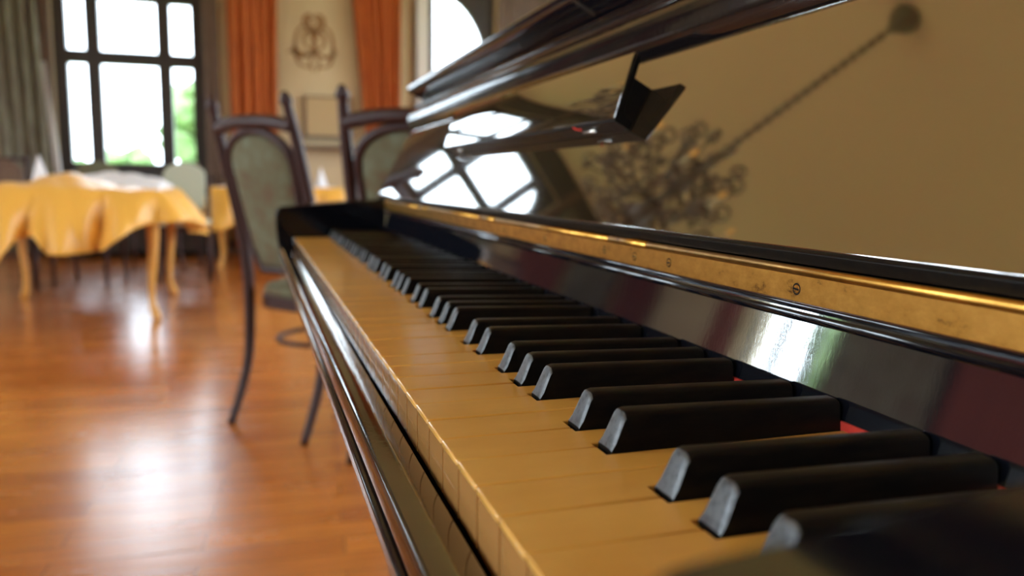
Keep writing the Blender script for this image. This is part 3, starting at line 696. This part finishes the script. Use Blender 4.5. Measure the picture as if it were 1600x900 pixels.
# black keys -------------------------------------------------------
for c in blacks:
    dz=random.choice((0,0,0.2,-0.2)); dx=random.uniform(-0.4,0.4)
    bm=B()
    hb,ht=BW/2,4.55
    secs=[(52.4,-1.5,hb,hb),(52.6,0.2,hb,hb)]
    # loft of cross-sections along x: front slope then flat top falling slightly to the rear
    st=[(52.6,0.4),(54.4,4.6),(56.2,8.8),(57.5,11.8),(58.4,13.0),(60.2,13.6),(100,12.6),(147.6,11.3),(148.2,10.9)]
    rings=[]
    for x,zt in st:
        f=min(1,max(0.0,zt/13.0)); w_=hb+(ht-hb)*f
        hz=max(zt,0.4)
        sec=[(-hb,-14),(-hb,min(0,hz)),(-(hb+(ht-hb)*min(1,(hz-2.2)/12) if hz>2.5 else hb),max(hz-2.0,0.1)),(-(w_-1.0),max(hz-0.5,0.2)),(-(w_-2.3),hz),(w_-2.3,hz),(w_-1.0,max(hz-0.5,0.2)),((hb+(ht-hb)*min(1,(hz-2.2)/12) if hz>2.5 else hb),max(hz-2.0,0.1)),(hb,min(0,hz)),(hb,-14)]
        rings.append([bm.verts.new((x+dx,c+yy,zz+dz)) for yy,zz in sec])
    n=10
    for i in range(len(rings)-1):
        for k in range(n-1): 
            fc=bm.faces.new((rings[i][k],rings[i][k+1],rings[i+1][k+1],rings[i+1][k]))
            if i<4 and 2<=k<=6: fc.material_index=1
    f=bm.faces.new(rings[0]); bm.faces.new(rings[-1][::-1])
    bmesh.ops.remove_doubles(bm,verts=bm.verts[:],dist=0.02)
    pobj('black_key',bm,None,mats=[ebony,ebony_f],smooth=False,bevel=0.0004)
# felt behind the keys
bm=B(); bx(bm,148.8,152.2,YA,YB,-6,3.2); pobj('name_felt',bm,felt)
bm=B(); bx(bm,4,148,YA,YB,-24,-20.6); pobj('key_frame',bm,keywood)
# glossy board behind the keys, leaning back 11.5 degrees
bm=B(); prism(bm,[(149.6,3.4),(156.2,35.6),(155.2,36.6),(153.6,37.6),(152.6,39.4),(152.9,41.2),(154.4,42.2),(153.6,43.0),(153.6,58),(168,58),(168,3.4)],YA,YB)
pobj('name_board',bm,name_m)
bm=B(); tube(bm,[(153.7,YA,38.7),(153.7,YB,38.7)],2.0,12); tube(bm,[(154.2,YA,42.6),(154.2,YB,42.6)],1.1,10); nb=pobj('board_moulding',bm,lacq,smooth=True)
# brass hinge
bm=B(); bx(bm,152.3,153.6,YA-2,YB+2,44.2,55.6); hg=pobj('brass_hinge',bm,brass,bevel=0.0002)
seg=[]; y=-32; Ls=[332,51,251,51,251,51,251,51]
for i,Ln in enumerate(Ls):
    y1=min(y+Ln,1252)
    bm=B(); tube(bm,[(152.0,y+0.4,57.4),(152.0,y1-0.4,57.4)],2.0 if i%2==0 else 2.25,16); pobj('hinge_knuckle',bm,brass,hg,smooth=True); y=y1
    if y>=1252: break
sy=[60,168.3,276,317.3,359.9,470,576,680,784,888,992,1096,1200]
for i,y in enumerate(sy):
    bm=B(); n=18
    rr=[(0,1.95,0.0),(1,1.95,0.35),(2,1.5,0.55)]
    zc=49.8-0.3*(i%2)
    ring0=[bm.verts.new((152.35,y+1.95*math.cos(2*PI*k/n),zc+1.95*math.sin(2*PI*k/n))) for k in range(n)]
    ring1=[bm.verts.new((151.95,y+1.6*math.cos(2*PI*k/n),zc+1.6*math.sin(2*PI*k/n))) for k in range(n)]
    for k in range(n): bm.faces.new((ring0[k],ring0[(k+1)%n],ring1[(k+1)%n],ring1[k]))
    bm.faces.new(ring1); bm.faces.new(ring0[::-1])
    s=pobj('screw',bm,brass,hg)
    # the dark slot and the dark rim
    bm=B(); a=random.uniform(-0.5,0.5) if i not in (1,) else 0.1
    p=[(-1.7,-0.42),(1.7,-0.42),(1.7,0.42),(-1.7,0.42)]
    pq=[(y+u*math.cos(a)-v_*math.sin(a), zc+u*math.sin(a)+v_*math.cos(a)) for u,v_ in p]
    yzplate(bm,pq,151.80,151.94)
    ringo=[(y+2.55*math.cos(2*PI*k/n),zc+2.55*math.sin(2*PI*k/n)) for k in range(n)]
    ringi=[(y+1.9*math.cos(2*PI*k/n),zc+1.9*math.sin(2*PI*k/n)) for k in range(n)]
    vo=[bm.verts.new((152.2,a_,b_)) for a_,b_ in ringo]; vi=[bm.verts.new((152.2,a_,b_)) for a_,b_ in ringi]
    for k in range(n): bm.faces.new((vo[k],vo[(k+1)%n],vi[(k+1)%n],vi[k]))
    so=pobj('screw_slot',bm,ebony,s); 
    # keep at thing > part > sub-part depth
    so.parent=hg
# fall board (opened lid), leaning back 28 degrees
TL=math.radians(28); P0=(153.0,65.3)
def so(s,o): return (P0[0]+s*math.sin(TL)-o*math.cos(TL), P0[1]+s*math.cos(TL)+o*math.sin(TL))
FY0,FY1=-62.0,1345.0
bm=B(); prism(bm,[so(134,0),so(1.2,0),(155,64.6),(158,60.4),(166,60),so(3,-17),so(134,-17)],FY0,FY1)
fb=pobj('fallboard',bm,lid_m,bevel=0.0004,bseg=2)
bm=B(); prism(bm,[so(1.1,0.1),(152.6,65.2),(151.7,64.9),(151.9,63.8),(153.4,59.8),(157.9,59.9),(155.2,64.2)],FY0,FY1); pobj('lid_bottom_edge',bm,ebony,fb,bevel=0.0003)
bm=B(); prism(bm,[so(132.5,-17.5),so(132.5,0.6),so(133.4,2.4),so(138,8.0),so(144,13.0),so(151,16.2),so(158,17.0),so(163,15.6),so(167,12.2),so(168.5,9.8),so(170.5,9.6),so(172.5,12.4),so(176,14.4),so(179,13.6),so(181,11.0),so(184,11.6),so(187,11.2),so(190,8.0),so(190,-17.5)],FY0,FY1); pobj('lid_rail',bm,rail_m,fb,bevel=0.0008,bseg=3)
bm=B(); pr=[so(190.4,-14),so(190.4,30),so(191.5,36),so(195,40),so(200,41.5),so(206,39),so(209,34),so(209.5,26),so(208,-14)]
prism(bm,pr,FY0,FY1); pobj('lid_front_flap',bm,lacq,fb,bevel=0.0008)
# small metal stop plate on the flap
bm=B(); prism(bm,[so(189.6,14),so(189.6,40),so(196,43.2),so(203,43.0),so(203,42.2),so(196.4,42.2),so(190.3,39.5),so(190.3,14)],560,566); pobj('stop_plate',bm,silver,fb)
# folded music desk on the fall board
bm=B(); prism(bm,[so(71,0.2),so(71,13.2),so(72.2,14.0),so(73.5,13.6),so(116,20.5),so(119,20),so(119,17.5),so(116,16.4),so(79.5,9.6),so(78,0.2)],398,905)
md_=pobj('music_ledge',bm,ebony,fb,bevel=0.0005)
bm=B(); prism(bm,[so(73.2,13.9),so(73.0,14.6),so(117.5,23.2),so(119.5,22.6),so(119.2,20.2)],398.4,904.6); pobj('ledge_face',bm,lid_m,fb,bevel=0.0003)
for y0,y1 in ((398.5,402.5),(901,904.5)):
    bm=B(); prism(bm,[so(78,0.3),so(78,9),so(104,14),so(104,0.3)],y0,y1); pobj('ledge_bracket',bm,ebony,fb)
for y in (452,850):
    bm=B(); tube(bm,[so(70.2,7.0)[:1]+(y-11,)+so(70.2,7.0)[1:], so(70.2,7.0)[:1]+(y+11,)+so(70.2,7.0)[1:]],1.4,10)
    pobj('ledge_hinge',bm,silver,fb,smooth=True)
bm=B(); a=so(70.4,10); b=so(71.2,13.9); tube(bm,[(a[0],462,a[1]),((a[0]+b[0])/2-0.2,467,(a[1]+b[1])/2-0.6),(b[0]-0.3,471,b[1]-0.2)],0.7,6); pobj('red_thread',bm,felt,fb)
# case
for y0,y1 in ((FY0-30,FY0),(FY1-60,FY1)):
    bm=B(); prism(bm,[(168,-KZ*1000),(168,40),(185,52),(262,66),(262,198),(560,198),(560,-KZ*1000)],y0,y1); pobj('side_panel',bm,lacq,bevel=0.003)
bm=B(); bx(bm,262,575,FY0-34,FY1+4,198,214); pobj('top_lid',bm,lacq,bevel=0.004)
bm=B(); bx(bm,200,560,FY0,FY1-60,-48,40); bx(bm,268,280,FY0,FY1-60,40,198); pobj('action_case',bm,lacq)
bm=B(); bx(bm,185,200,FY0,FY1-60,-640,-50); pobj('lower_panel',bm,lacq,bevel=0.002)
bm=B(); bx(bm,545,560,FY0,FY1-60,-640,198); pobj('back_panel',bm,keywood)
bm=B(); bx(bm,175,560,FY0,FY1-60,-KZ*1000,-640); pobj('plinth',bm,lacq,bevel=0.003)
for y0 in (560,690):
    bm=B(); bx(bm,110,192,y0-20,y0+20,-KZ*1000+70,-KZ*1000+78); pobj('pedal',bm,brass_d,bevel=0.003)
